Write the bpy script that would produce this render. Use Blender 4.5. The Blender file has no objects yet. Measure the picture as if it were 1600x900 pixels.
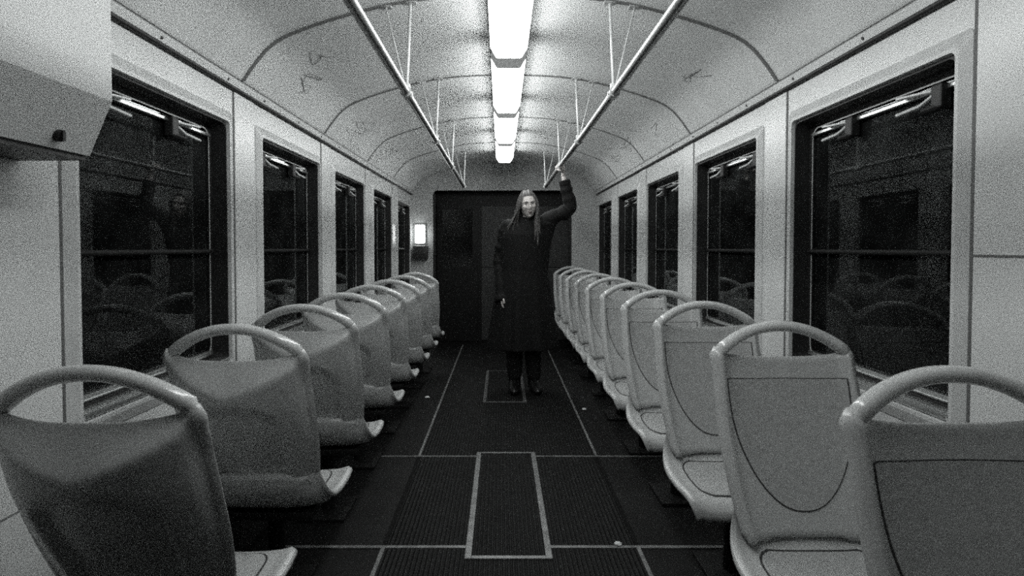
import bpy, bmesh, math, random
from mathutils import Vector, Matrix, noise
import numpy as np

random.seed(7)
C = bpy.context.scene.collection
SC = bpy.context.scene
PI = math.pi

# ------------------------------------------------------------------ camera, world, exposure
CAM_X, CAM_Z, F_PX = -0.04, 1.25, 923.0
PITCH = math.radians(1.5)
cam_d = bpy.data.cameras.new('camera')
cam = bpy.data.objects.new('camera', cam_d)
C.objects.link(cam)
cam.location = (CAM_X, 0.0, CAM_Z)
cam.rotation_euler = (PI / 2 - PITCH, 0, 0)
cam_d.sensor_width = 36.0
cam_d.lens = F_PX / 1600 * 36
cam_d.shift_x = 17 / 1600
cam_d.shift_y = -(450 - (387 + F_PX * math.tan(PITCH))) / 1600
cam_d.clip_start = 0.05
SC.camera = cam

world = bpy.data.worlds.new('night')
SC.world = world
world.use_nodes = True
world.node_tree.nodes['Background'].inputs['Color'].default_value = (0.0030, 0.0034, 0.0036, 1)
world.node_tree.nodes['Background'].inputs['Strength'].default_value = 1.0

SC.view_settings.view_transform = 'Standard'
SC.view_settings.look = 'None'
SC.view_settings.gamma = 1.0
SC.view_settings.use_curve_mapping = False
SC.view_settings.exposure = 0.0
SC.cycles.use_denoising = False       # keep the sampling grain: the photograph is coarse-grained film
SC.cycles.sample_clamp_indirect = 2.0
SC.cycles.use_adaptive_sampling = False
SC.cycles.filter_width = 2.0

LAMP_STRENGTH = 15.5
WALL_LAMP_STRENGTH = 14.0

# ------------------------------------------------------------------ materials
def mat(name, col, rough=0.5, metal=0.0, var=0.0, vscale=8.0, bump=0.0, bscale=60.0, spec=0.5, dirt=0.0, coat=0.0):
    m = bpy.data.materials.new(name)
    m.use_nodes = True
    nt = m.node_tree
    b = nt.nodes['Principled BSDF']
    if isinstance(col, (int, float)):
        col = (col * 0.985, col, col * 0.995)
    b.inputs['Base Color'].default_value = (*col, 1)
    b.inputs['Roughness'].default_value = rough
    b.inputs['Metallic'].default_value = metal
    b.inputs['Specular IOR Level'].default_value = spec
    b.inputs['Coat Weight'].default_value = coat
    tc = nt.nodes.new('ShaderNodeTexCoord')
    if var > 0 or dirt > 0:
        n = nt.nodes.new('ShaderNodeTexNoise')
        n.inputs['Scale'].default_value = vscale
        n.inputs['Detail'].default_value = 6
        nt.links.new(tc.outputs['Object'], n.inputs['Vector'])
        r = nt.nodes.new('ShaderNodeValToRGB')
        r.color_ramp.elements[0].position = 0.3
        r.color_ramp.elements[1].position = 0.72
        lo, hi = 1 - var, 1 + var * 0.5
        r.color_ramp.elements[0].color = (*[c * lo for c in col], 1)
        r.color_ramp.elements[1].color = (*[min(1, c * hi) for c in col], 1)
        nt.links.new(n.outputs['Fac'], r.inputs['Fac'])
        out = r.outputs['Color']
        if dirt > 0:                       # scattered grime specks and smears
            n2 = nt.nodes.new('ShaderNodeTexNoise')
            n2.inputs['Scale'].default_value = 23
            n2.inputs['Detail'].default_value = 9
            n2.inputs['Roughness'].default_value = 0.7
            nt.links.new(tc.outputs['Object'], n2.inputs['Vector'])
            r2 = nt.nodes.new('ShaderNodeValToRGB')
            r2.color_ramp.elements[0].position = 0.60
            r2.color_ramp.elements[1].position = 0.78
            r2.color_ramp.elements[0].color = (0, 0, 0, 1)
            r2.color_ramp.elements[1].color = (dirt, dirt, dirt, 1)
            nt.links.new(n2.outputs['Fac'], r2.inputs['Fac'])
            mx = nt.nodes.new('ShaderNodeMixRGB')
            mx.inputs['Color2'].default_value = (*[c * 0.35 for c in col], 1)
            nt.links.new(r2.outputs['Color'], mx.inputs['Fac'])
            nt.links.new(out, mx.inputs['Color1'])
            out = mx.outputs['Color']
        nt.links.new(out, b.inputs['Base Color'])
    if bump > 0:
        n3 = nt.nodes.new('ShaderNodeTexNoise')
        n3.inputs['Scale'].default_value = bscale
        n3.inputs['Detail'].default_value = 4
        nt.links.new(tc.outputs['Object'], n3.inputs['Vector'])
        bp = nt.nodes.new('ShaderNodeBump')
        bp.inputs['Strength'].default_value = bump
        bp.inputs['Distance'].default_value = 0.004
        nt.links.new(n3.outputs['Fac'], bp.inputs['Height'])
        nt.links.new(bp.outputs['Normal'], b.inputs['Normal'])
    return m

def emit(name, col, strength):
    m = bpy.data.materials.new(name)
    m.use_nodes = True
    b = m.node_tree.nodes['Principled BSDF']
    b.inputs['Base Color'].default_value = (0.8, 0.8, 0.8, 1)
    b.inputs['Emission Color'].default_value = (*col, 1)
    b.inputs['Emission Strength'].default_value = strength
    return m

def glass_mat(name):
    m = bpy.data.materials.new(name)
    m.use_nodes = True
    nt = m.node_tree
    nt.nodes.clear()
    o = nt.nodes.new('ShaderNodeOutputMaterial')
    mix = nt.nodes.new('ShaderNodeMixShader')
    fr = nt.nodes.new('ShaderNodeFresnel')
    fr.inputs['IOR'].default_value = 1.45
    t = nt.nodes.new('ShaderNodeBsdfTransparent')
    t.inputs['Color'].default_value = (0.55, 0.56, 0.56, 1)
    g = nt.nodes.new('ShaderNodeBsdfGlossy')
    g.inputs['Roughness'].default_value = 0.045
    g.inputs['Color'].default_value = (0.75, 0.77, 0.77, 1)
    tc = nt.nodes.new('ShaderNodeTexCoord')
    n = nt.nodes.new('ShaderNodeTexNoise')
    n.inputs['Scale'].default_value = 5
    n.inputs['Detail'].default_value = 8
    nt.links.new(tc.outputs['Object'], n.inputs['Vector'])
    mr = nt.nodes.new('ShaderNodeMapRange')      # uneven film of dirt on the pane
    mr.inputs['From Min'].default_value = 0.35
    mr.inputs['From Max'].default_value = 0.75
    mr.inputs['To Min'].default_value = 0.015
    mr.inputs['To Max'].default_value = 0.06
    nt.links.new(n.outputs['Fac'], mr.inputs['Value'])
    nt.links.new(mr.outputs['Result'], g.inputs['Roughness'])
    nt.links.new(fr.outputs['Fac'], mix.inputs['Fac'])
    nt.links.new(t.outputs['BSDF'], mix.inputs[1])
    nt.links.new(g.outputs['BSDF'], mix.inputs[2])
    d = nt.nodes.new('ShaderNodeBsdfDiffuse')
    d.inputs['Color'].default_value = (0.3, 0.31, 0.31, 1)
    mix2 = nt.nodes.new('ShaderNodeMixShader')
    mr2 = nt.nodes.new('ShaderNodeMapRange')
    mr2.inputs['From Min'].default_value = 0.4
    mr2.inputs['From Max'].default_value = 0.8
    mr2.inputs['To Min'].default_value = 0.012
    mr2.inputs['To Max'].default_value = 0.05
    nt.links.new(n.outputs['Fac'], mr2.inputs['Value'])
    nt.links.new(mr2.outputs['Result'], mix2.inputs['Fac'])
    nt.links.new(mix.outputs['Shader'], mix2.inputs[1])
    nt.links.new(d.outputs['BSDF'], mix2.inputs[2])
    nt.links.new(mix2.outputs['Shader'], o.inputs['Surface'])
    return m

def ribbed_floor(name):
    m = mat(name, 0.0045, 0.65, var=0.5, vscale=5, dirt=0.0, spec=0.16)
    nt = m.node_tree
    b = nt.nodes['Principled BSDF']
    tc = nt.nodes.new('ShaderNodeTexCoord')
    w = nt.nodes.new('ShaderNodeTexWave')
    w.wave_type = 'BANDS'
    w.bands_direction = 'X'
    w.inputs['Scale'].default_value = 16.5
    w.inputs['Distortion'].default_value = 0.0
    nt.links.new(tc.outputs['Object'], w.inputs['Vector'])
    bp = nt.nodes.new('ShaderNodeBump')
    bp.inputs['Strength'].default_value = 1.0
    bp.inputs['Distance'].default_value = 0.004
    nt.links.new(w.outputs['Fac'], bp.inputs['Height'])
    nt.links.new(bp.outputs['Normal'], b.inputs['Normal'])
    # worn lighter rib tops
    old = b.inputs['Base Color'].links[0].from_socket
    mx = nt.nodes.new('ShaderNodeMixRGB')
    mx.blend_type = 'MIX'
    mx.inputs['Color2'].default_value = (0.019, 0.0195, 0.019, 1)
    mp = nt.nodes.new('ShaderNodeMath')
    mp.operation = 'POWER'
    mp.inputs[1].default_value = 3.0
    nt.links.new(w.outputs['Fac'], mp.inputs[0])
    n = nt.nodes.new('ShaderNodeTexNoise')
    n.inputs['Scale'].default_value = 14
    n.inputs['Detail'].default_value = 7
    nt.links.new(tc.outputs['Object'], n.inputs['Vector'])
    ml = nt.nodes.new('ShaderNodeMath')
    ml.operation = 'MULTIPLY'
    nt.links.new(mp.outputs[0], ml.inputs[0])
    nt.links.new(n.outputs['Fac'], ml.inputs[1])
    nt.links.new(ml.outputs[0], mx.inputs['Fac'])
    nt.links.new(old, mx.inputs['Color1'])
    nt.links.new(mx.outputs['Color'], b.inputs['Base Color'])
    return m

M_CEIL = mat('ceiling_paint', 0.77, 0.42, var=0.10, vscale=3.0, dirt=0.12, bump=0.05, bscale=9)
M_WALL = mat('wall_paint', 0.62, 0.30, var=0.08, vscale=3.5, dirt=0.15)
M_END = mat('end_wall_paint', 0.46, 0.45, var=0.10, vscale=4, dirt=0.10)
M_FRAME = mat('window_frame_paint', 0.55, 0.38, var=0.10, vscale=12)
M_SEAM = mat('panel_seam', 0.10, 0.6)
M_RIB = mat('rib_trim', 0.16, 0.5)
M_RUBBER = mat('black_rubber', 0.018, 0.5, var=0.3, vscale=14, spec=0.3)
M_DARKMETAL = mat('dark_metal', 0.035, 0.45, metal=0.2)
M_CHROME = mat('brushed_metal', 0.70, 0.28, metal=0.95, var=0.1, vscale=20)
M_RAIL = mat('white_enamel_rail', 0.55, 0.25, var=0.08, vscale=20)
M_STEEL = mat('steel_rail', 0.46, 0.30, metal=0.75, var=0.12, vscale=14)
M_LATCH = mat('latch_paint', 0.62, 0.35)
M_HANDLE = mat('seat_handle_plastic', 0.54, 0.22, var=0.05, vscale=10, coat=0.3)
M_SHELL = mat('seat_shell_plastic', 0.45, 0.31, var=0.06, vscale=10, bump=0.04, bscale=300)
M_INSERT = mat('seat_insert_pad', 0.38, 0.55, var=0.14, vscale=60, bump=0.25, bscale=240)
M_GROOVESHADE = mat('seat_groove_shade', 0.03, 0.6)  # for panels under the pads: shade of the gap put into the colour
M_FLOOR = mat('floor_rubber', 0.0058, 0.58, var=0.7, vscale=3.0, dirt=0.0, bump=0.1, bscale=40, spec=0.2)
M_RIBFLOOR = ribbed_floor('ribbed_rubber')
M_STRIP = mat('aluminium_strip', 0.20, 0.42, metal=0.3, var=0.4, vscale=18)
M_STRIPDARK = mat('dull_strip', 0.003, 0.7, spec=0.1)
M_STRIPDIM = mat('dim_strip', 0.07, 0.6, var=0.5, vscale=18)  # strip metal darkened: dimness of the far aisle put into the colour
M_PED = mat('pedestal_paint', 0.008, 0.6, spec=0.25)
M_BOX = mat('cabinet_paint', 0.62, 0.42, var=0.07, vscale=4, dirt=0.06)
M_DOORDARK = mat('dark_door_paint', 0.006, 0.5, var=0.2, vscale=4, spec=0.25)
M_DOORMID = mat('grey_partition_paint', 0.036, 0.5, var=0.2, vscale=4, spec=0.3)
M_PANE = mat('dark_pane', 0.006, 0.12)
M_CAP = mat('lamp_end_cap', 0.42, 0.5)
M_ENDCAP = emit('lamp_end_opal', (0.975, 1.0, 0.99), 0.12)
M_LAMP = emit('lamp_diffuser', (0.975, 1.0, 0.99), LAMP_STRENGTH)
M_WLAMP = emit('wall_lamp_glass', (0.975, 1.0, 0.99), WALL_LAMP_STRENGTH)
M_GLASS = glass_mat('window_glass')
M_SKIN = mat('skin', (0.56, 0.53, 0.51), 0.5, var=0.05, vscale=30)
M_COAT = mat('black_wool', 0.0032, 0.8, var=0.3, vscale=40, bump=0.3, bscale=150, spec=0.3)
M_HAIR = mat('hair', (0.10, 0.097, 0.095), 0.38, var=0.35, vscale=40)
M_TROUSER = mat('dark_trousers', 0.005, 0.8)
M_BOOT = mat('black_leather', 0.005, 0.4)
M_SCLERA = mat('eye_white', 0.42, 0.25)
M_EYE = mat('eye', 0.03, 0.2)
M_LIP = mat('lips', (0.22, 0.18, 0.18), 0.4)
M_PANELINE = mat('dull_line', 0.014, 0.65, spec=0.15)
M_PAPER = mat('paper', 0.75, 0.8)
M_INK = mat('scratched_ink', 0.17, 0.7)
M_SCREW = mat('screw', 0.08, 0.5, metal=0.4)

# ------------------------------------------------------------------ mesh helpers
class MB:
    def __init__(s):
        s.v, s.f = [], []
    def add(s, verts, faces):
        o = len(s.v)
        s.v += [tuple(p) for p in verts]
        s.f += [tuple(i + o for i in f) for f in faces]
        return s
    def box(s, lo, hi, bev=0.0):
        (x0, y0, z0), (x1, y1, z1) = lo, hi
        x0, x1 = min(x0, x1), max(x0, x1); y0, y1 = min(y0, y1), max(y0, y1); z0, z1 = min(z0, z1), max(z0, z1)
        if bev <= 0:
            v = [(x, y, z) for z in (z0, z1) for y in (y0, y1) for x in (x0, x1)]
            return s.add(v, [(0, 2, 3, 1), (4, 5, 7, 6), (0, 1, 5, 4), (2, 6, 7, 3), (0, 4, 6, 2), (1, 3, 7, 5)])
        bm = bmesh.new()
        bmesh.ops.create_cube(bm, size=1)
        for v in bm.verts:
            v.co = Vector(((x0 + x1) / 2 + v.co.x * (x1 - x0), (y0 + y1) / 2 + v.co.y * (y1 - y0), (z0 + z1) / 2 + v.co.z * (z1 - z0)))
        bmesh.ops.bevel(bm, geom=bm.edges[:], offset=bev, segments=2, affect='EDGES', profile=0.6)
        bm.verts.index_update()
        s.add([v.co[:] for v in bm.verts], [[v.index for v in f.verts] for f in bm.faces])
        bm.free()
        return s
    def tube(s, pts, r, n=10, ry=None, caps=True, up=None):
        """swept tube; r, ry may be lists (ry = second half-axis)"""
        pts = [Vector(p) for p in pts]
        k = len(pts)
        rs = list(r) if hasattr(r, '__len__') else [r] * k
        r2 = rs if ry is None else (list(ry) if hasattr(ry, '__len__') else [ry] * k)
        rings = []
        prev = Vector(up) if up is not None else None
        for i, p in enumerate(pts):
            t = (pts[min(i + 1, k - 1)] - pts[max(i - 1, 0)]).normalized()
            if prev is None:
                prev = Vector((0, 0, 1)) if abs(t.z) < 0.9 else Vector((0, 1, 0))
            a = (prev - t * prev.dot(t))
            if a.length < 1e-6:
                a = t.orthogonal()
            a.normalize()
            b = t.cross(a)
            prev = a
            rings.append([p + a * (rs[i] * math.cos(2 * PI * j / n)) + b * (r2[i] * math.sin(2 * PI * j / n)) for j in range(n)])
        v = [q for ring in rings for q in ring]
        f = [(i * n + j, i * n + (j + 1) % n, (i + 1) * n + (j + 1) % n, (i + 1) * n + j) for i in range(k - 1) for j in range(n)]
        if caps:
            f += [tuple(range(n - 1, -1, -1)), tuple(range((k - 1) * n, k * n))]
        return s.add(v, f)
    def prism(s, poly, axis, a0, a1):
        """extrude a 2-D polygon along axis ('x','y','z') between a0 and a1"""
        def P(u, w, a):
            return {'x': (a, u, w), 'y': (u, a, w), 'z': (u, w, a)}[axis]
        n = len(poly)
        v = [P(u, w, a0) for u, w in poly] + [P(u, w, a1) for u, w in poly]
        f = [tuple(range(n)), tuple(range(2 * n - 1, n - 1, -1))] + [(i, (i + 1) % n, n + (i + 1) % n, n + i) for i in range(n)]
        return s.add(v, f)
    def grid(s, rows, close=False):
        n = len(rows[0])
        v = [p for r in rows for p in r]
        f = []
        for i in range(len(rows) - 1):
            for j in range(n if close else n - 1):
                f.append((i * n + j, i * n + (j + 1) % n, (i + 1) * n + (j + 1) % n, (i + 1) * n + j))
        return s.add(v, f)
    def shell(s, front, rear, bulge=0.5):
        """closed solid between two equal grids, with a half-round edge"""
        R, N = len(front), len(front[0])
        o = len(s.v)
        s.v += [tuple(p) for r in front for p in r] + [tuple(p) for r in rear for p in r]
        for i in range(R - 1):
            for j in range(N - 1):
                a = (i * N + j, i * N + j + 1, (i + 1) * N + j + 1, (i + 1) * N + j)
                s.f.append(tuple(o + q for q in a))
                s.f.append(tuple(o + R * N + q for q in reversed(a)))
        per = [(0, j) for j in range(N - 1)] + [(i, N - 1) for i in range(R - 1)] + [(R - 1, j) for j in range(N - 1, 0, -1)] + [(i, 0) for i in range(R - 1, 0, -1)]
        K = len(per)
        loops = [[o + i * N + j for i, j in per]]
        cen = sum((Vector(front[i][j]) for i, j in per), Vector()) / K
        for t in (0.25, 0.5, 0.75):
            idx = []
            for q, (i, j) in enumerate(per):
                a, b = Vector(front[i][j]), Vector(rear[i][j])
                ii, jj = min(max(i, 1), R - 2), min(max(j, 1), N - 2)
                out = (a - Vector(front[ii][jj]))
                out = out.normalized() if out.length > 1e-9 else Vector()
                p = a.lerp(b, t) + out * (math.sin(PI * t) * (b - a).length * bulge)
                idx.append(len(s.v)); s.v.append(tuple(p))
            loops.append(idx)
        loops.append([o + R * N + i * N + j for i, j in per])
        for A, B in zip(loops, loops[1:]):
            for q in range(K):
                s.f.append((A[q], B[q], B[(q + 1) % K], A[(q + 1) % K]))
        return s
    def build(s, name, m, parent=None, smooth=False, angle=None):
        me = bpy.data.meshes.new(name)
        me.from_pydata(s.v, [], s.f)
        bm = bmesh.new(); bm.from_mesh(me)
        bmesh.ops.recalc_face_normals(bm, faces=bm.faces[:])
        if smooth:
            for f in bm.faces: f.smooth = True
            lim = math.radians(angle if angle else 40)
            for e in bm.edges:
                if len(e.link_faces) == 2 and e.calc_face_angle(0) > lim:
                    e.smooth = False
        bm.to_mesh(me); bm.free()
        me.materials.append(m)
        o = bpy.data.objects.new(name, me)
        C.objects.link(o)
        if parent: o.parent = parent
        return o

def tag(o, label=None, cat=None, group=None, kind=None):
    if label: o['label'] = label
    if cat: o['category'] = cat
    if group: o['group'] = group
    if kind: o['kind'] = kind
    return o

def empty(name, loc=(0, 0, 0), rz=0.0):
    o = bpy.data.objects.new(name, None)
    o.empty_display_size = 0.1
    C.objects.link(o)
    o.location = loc
    o.rotation_euler = (0, 0, rz)
    return o

def copy_tree(o, parent=None):
    c = o.copy(); C.objects.link(c)
    c.parent = parent
    for ch in list(o.children):
        copy_tree(ch, c)
    return c

def sstep(a, b, x):
    t = min(1, max(0, (x - a) / (b - a)))
    return t * t * (3 - 2 * t)

# ------------------------------------------------------------------ setting: floor
Y0, Y1 = -3.6, 7.65          # back and front of the saloon
WX = 1.20                    # inner wall face
WT = 0.085                   # wall thickness
SILL, HEAD = 0.77, 1.775     # window opening
CORN = 1.945                 # where wall meets ceiling

tag(MB().box((-WX - WT, Y0 - 0.05, -0.06), (WX + WT, Y1 + 0.5, 0.0)).build('floor', M_FLOOR), 'dark worn rubber floor of the carriage', 'floor', kind='structure')
STX = 0.53
# ribbed aisle runner as sheets between the metal strips
runner = MB()
for ya, yb in ((Y0, 2.42), (2.44, 3.49), (3.51, 7.6)):
    runner.box((-STX + 0.012, ya, 0.0), (STX - 0.012, yb, 0.003))
tag(runner.build('trim_1', M_RIBFLOOR), 'ribbed rubber runner down the aisle', 'floor covering', kind='structure')
st = MB()
for sx in (-1, 1):
    st.box((sx * STX - 0.008, Y0, 0), (sx * STX + 0.008, 2.42, 0.005))
    st.box((sx * STX - 0.007, 3.51, 0), (sx * STX + 0.007, 7.55, 0.005))
for y, w in ((2.43, 0.010), (3.50, 0.007)):
    st.box((-0.95, y - w, 0), (-0.185, y + w, 0.005))
    st.box((0.165, y - w, 0), (0.95, y + w, 0.005))
tag(st.build('trim_2', M_STRIP), 'metal joint strips across and along the dark floor', 'floor strip', kind='structure')
sd = MB()
for sx in (-1, 1):
    sd.box((sx * STX - 0.010, 2.442, 0), (sx * STX + 0.010, 3.49, 0.0045))
tag(sd.build('trim_3', M_STRIPDARK), 'dull dark joint strips beside the floor hatch', 'floor strip', kind='structure')

def hatch(y0, y1, label, fm):
    h = empty('floor_hatch', (-0.01, (y0 + y1) / 2, 0.0))
    L = (y1 - y0) / 2
    MB().box((-0.15, -L + 0.012, 0.0), (0.15, L - 0.012, 0.006)).build('lid', M_RIBFLOOR, h)
    f = MB()
    for sx in (-1, 1):
        f.box((sx * 0.15, -L, 0.0), (sx * 0.177, L, 0.009), 0.002)
    f.box((-0.15, -L, 0.0), (0.15, -L + 0.022, 0.009), 0.002)
    f.box((-0.15, L - 0.016, 0.0), (0.15, L, 0.009), 0.002)
    f.build('frame', fm, h)
    tag(h, label, 'floor hatch', 'floor hatches in the aisle')
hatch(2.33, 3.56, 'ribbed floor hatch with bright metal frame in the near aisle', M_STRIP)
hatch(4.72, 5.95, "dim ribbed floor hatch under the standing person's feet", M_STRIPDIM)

# ------------------------------------------------------------------ setting: ceiling
PROF = [(1.20, 1.945), (1.186, 1.978), (1.176, 1.986), (1.150, 2.026), (1.109, 2.080), (1.062, 2.131), (0.998, 2.175), (0.88, 2.222), (0.74, 2.266), (0.57, 2.310), (0.384, 2.342), (0.19, 2.356), (0.0, 2.360)]
def arch_z(x):
    x = abs(x)
    for (xa, za), (xb, zb) in zip(PROF, PROF[1:]):
        if xb <= x <= xa:
            return za + (zb - za) * (xa - x) / (xa - xb)
    return PROF[0][1]
def smooth_profile():
    half = []
    pts = [Vector((x, z)) for x, z in PROF[2:]]
    full = pts + [Vector((-p.x, p.y)) for p in reversed(pts[:-1])]
    out = []
    for i in range(len(full) - 1):
        p0, p1, p2, p3 = full[max(i - 1, 0)], full[i], full[i + 1], full[min(i + 2, len(full) - 1)]
        for k in range(4):
            t = k / 4
            out.append(0.5 * ((2 * p1) + (p2 - p0) * t + (2 * p0 - 5 * p1 + 4 * p2 - p3) * t * t + (3 * p1 - p0 - 3 * p2 + p3) * t ** 3))
    out.append(full[-1])
    return [(p.x, p.y) for p in out]
ARCH = smooth_profile()
inner = [(1.20, 1.945), (1.186, 1.978)] + ARCH + [(-1.186, 1.978), (-1.20, 1.945)]
outer = [(x * 1.07, z + 0.05) for x, z in inner]
cm = MB()
ring = inner + outer[::-1]
n = len(inner)
ys = (Y0 - 0.05, Y1 + 0.5)
v = [(x, y, z) for y in ys for x, z in ring]
k = len(ring)
f = [(i, (i + 1) % k, k + (i + 1) % k, k + i) for i in range(k)]
for o_ in (0, k):
    for i in range(n - 1):
        f.append((o_ + i, o_ + i + 1, o_ + k - 2 - i, o_ + k - 1 - i))
cm.add(v, f)
ceiling = tag(cm.build('ceiling', M_CEIL, smooth=True, angle=20), 'pale vaulted metal ceiling', 'ceiling', kind='structure')

trim_no = [3]
def trim(mb, m, label, cat='trim', **kw):
    trim_no[0] += 1
    return tag(mb.build('trim_%d' % trim_no[0], m, **kw), label, cat, kind='structure')

def arch_strip(y, w, th, pts=ARCH):
    mb = MB()
    rows = []
    for (x, z), i in zip(pts, range(len(pts))):
        a, b = Vector(pts[max(i - 1, 0)]), Vector(pts[min(i + 1, len(pts) - 1)])
        t = (b - a).normalized()
        nn = Vector((-t.y, t.x))
        if nn.y > 0: nn = -nn
        rows.append([(x, y - w, z), (x + nn.x * th, y - w, z + nn.y * th), (x + nn.x * th, y + w, z + nn.y * th), (x, y + w, z)])
    mb.grid(rows, close=True)
    mb.f += [(0, 1, 2, 3), tuple(len(mb.v) - 4 + q for q in range(4))]
    return mb
for y, w in ((1.40, 0.010), (2.62, 0.010), (3.82, 0.007), (5.04, 0.005), (6.24, 0.006)):
    trim(arch_strip(y, w, 0.006), M_RIB, 'dark curved cover strip across the vault', smooth=True)
for sx in (-1, 1):       # flange joint along the vault foot and dark moulding above the windows
    trim(MB().tube([(sx * 1.182, Y0, 1.983), (sx * 1.182, Y1, 1.983)], 0.0025, 6), M_RIB, 'thin joint line along the foot of the vault')
    mb = MB().tube([(sx * 1.190, Y0, 1.936), (sx * 1.190, Y1, 1.936)], 0.0095, 10)
    trim(mb, M_RUBBER, 'dark rubber moulding along the %s cornice' % ('left' if sx < 0 else 'right'), smooth=True)
sc_proto = None
for sx in (-1, 1):
    for i in range(14):
        y = 1.62 + i * 0.44 + random.uniform(-0.05, 0.05)
        if sc_proto is None:
            sc_proto = MB().tube([(0, 0, 0), (0, 0, -0.003)], [0.0065, 0.005], 10).build('screw', M_SCREW, ceiling)
            s_ = sc_proto
        else:
            s_ = sc_proto.copy(); C.objects.link(s_); s_.parent = ceiling
        s_.location = (sx * 1.192, y, 1.963); s_.rotation_euler = (0, sx * 1.15, 0)

# scribbles scratched on the vault: thin ink lines lying on the surface
def scribble(cx, cy, w, h, n_, seed):
    rnd = random.Random(seed)
    x, y, a = cx - w / 2, cy, rnd.uniform(-1, 1)
    key, out = [], []
    for i in range(n_):
        key.append((cx + (i / n_ - 0.5) * w + rnd.uniform(-0.3, 0.3) * w, cy + rnd.uniform(-0.5, 0.5) * h))
    for i in range(len(key) - 1):
        p0, p1, p2, p3 = key[max(i - 1, 0)], key[i], key[i + 1], key[min(i + 2, len(key) - 1)]
        for k in range(8):
            t = k / 8
            q = [0.5 * (2 * b_ + (c_ - a_) * t + (2 * a_ - 5 * b_ + 4 * c_ - d_) * t * t + (3 * b_ - a_ - 3 * c_ + d_) * t ** 3) for a_, b_, c_, d_ in zip(p0, p1, p2, p3)]
            out.append((q[0], q[1], arch_z(q[0]) - 0.0012))
    return out
scr = MB()
for cx, cy, w, h, l, sd_ in ((-1.06, 3.15, 0.10, 0.24, 11, 1), (-0.93, 2.95, 0.10, 0.20, 8, 2), (1.06, 5.15, 0.08, 0.45, 12, 3), (-1.05, 4.3, .10, .4, 9, 4),
                            (1.0, 3.2, 0.14, 0.24, 9, 5), (0.80, 2.25, 0.16, 0.16, 6, 6), (-0.74, 2.12, 0.10, 0.16, 6, 8), (1.08, 5.75, .08, .35, 8, 9), (-1.05, 5.4, .08, .4, 8, 10), (1.09, 4.35, .06, .3, 6, 12)):
    scr.tube(scribble(cx, cy, w, h, l, sd_), 0.0011, 4)
scr.build('graffiti', M_INK, ceiling)

# ------------------------------------------------------------------ setting: side walls with window openings
WIN = [(1.61 + 1.24 * i, 1.61 + 1.24 * i + 0.89) for i in range(5)]
HEADS = 1.775
def wall(side):
    sx = -1 if side == 'left' else 1
    mb = MB()
    xa, xb = sx * WX, sx * (WX + WT)
    mb.box((xa, Y0, 0), (xb, Y1 + 0.5, SILL))
    mb.box((xa, Y0, HEAD), (xb, Y1 + 0.5, CORN + 0.02))
    edges = [Y0] + [e for w in WIN for e in w] + [Y1 + 0.5]
    for i in range(0, len(edges), 2):
        mb.box((xa, edges[i], SILL), (xb, edges[i + 1], HEAD))
    return tag(mb.build('wall_' + side, M_WALL), 'pale painted %s wall between the windows' % side, 'wall', kind='structure')
wall('left'); wall('right')

# raised pillar covers and seams
for sx, sd_ in ((-1, 'left'), (1, 'right')):
    mb = MB()
    for i in range(5):
        ya = WIN[i][1] + 0.055
        yb = (WIN[i + 1][0] - 0.055) if i < 4 else None
        if yb: mb.box((sx * WX, ya + 0.02, 0.7), (sx * (WX - 0.006), yb - 0.02, 1.924), 0.002)
    mb.box((sx * WX, 0.2, 0.62), (sx * (WX - 0.006), 1.545, 1.924), 0.002)
    trim(mb, M_WALL, 'raised pillar covers on the %s wall' % sd_)
    mb = MB()
    for i in range(4):
        for y in (WIN[i][1] + 0.0705, WIN[i + 1][0] - 0.0705):
            mb.box((sx * WX, y - 0.0035, 0.7), (sx * (WX - 0.002), y + 0.0035, 1.926))
    mb.box((sx * WX, 1.549, 0.6), (sx * (WX - 0.003), 1.559, 1.926))
    if sx > 0: mb.box((sx * (WX - 0.006), 0.2, 1.226), (sx * (WX - 0.0075), 1.545, 1.232))
    trim(mb, M_SEAM, 'dark panel seams on the %s wall' % sd_)
    mb = MB()   # heater duct at the foot of the wall under the windows
    mb.prism([(sx * WX, 0.0), (sx * (WX - 0.10), 0.0), (sx * (WX - 0.10), 0.26), (sx * (WX - 0.07), 0.30), (sx * WX, 0.30)], 'y', 0.0, 7.5)
    trim(mb, M_DARKMETAL, 'dark heater duct along the foot of the %s wall' % sd_)

def rrect(y0, y1, z0, z1, r, n=7):
    out = []
    for cy, cz, a0 in ((y1 - r, z1 - r, 0), (y0 + r, z1 - r, PI / 2), (y0 + r, z0 + r, PI), (y1 - r, z0 + r, 1.5 * PI)):
        for i in range(n + 1):
            a = a0 + PI / 2 * i / n
            out.append((cy + r * math.cos(a), cz + r * math.sin(a)))
    return out
def ring_solid(mb, loops):
    """loops: list of (list of (y,z), x): consecutive loops joined, last joined to first"""
    rows = [[(x, y, z) for y, z in lp] for lp, x in loops]
    rows.append(rows[0])
    n_ = len(rows[0])
    o = len(mb.v)
    L = len(rows) - 1
    mb.v += [p for r in rows[:-1] for p in r]
    for i in range(L):
        for j in range(n_):
            mb.f.append((o + i * n_ + j, o + i * n_ + (j + 1) % n_, o + ((i + 1) % L) * n_ + (j + 1) % n_, o + ((i + 1) % L) * n_ + j))

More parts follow.
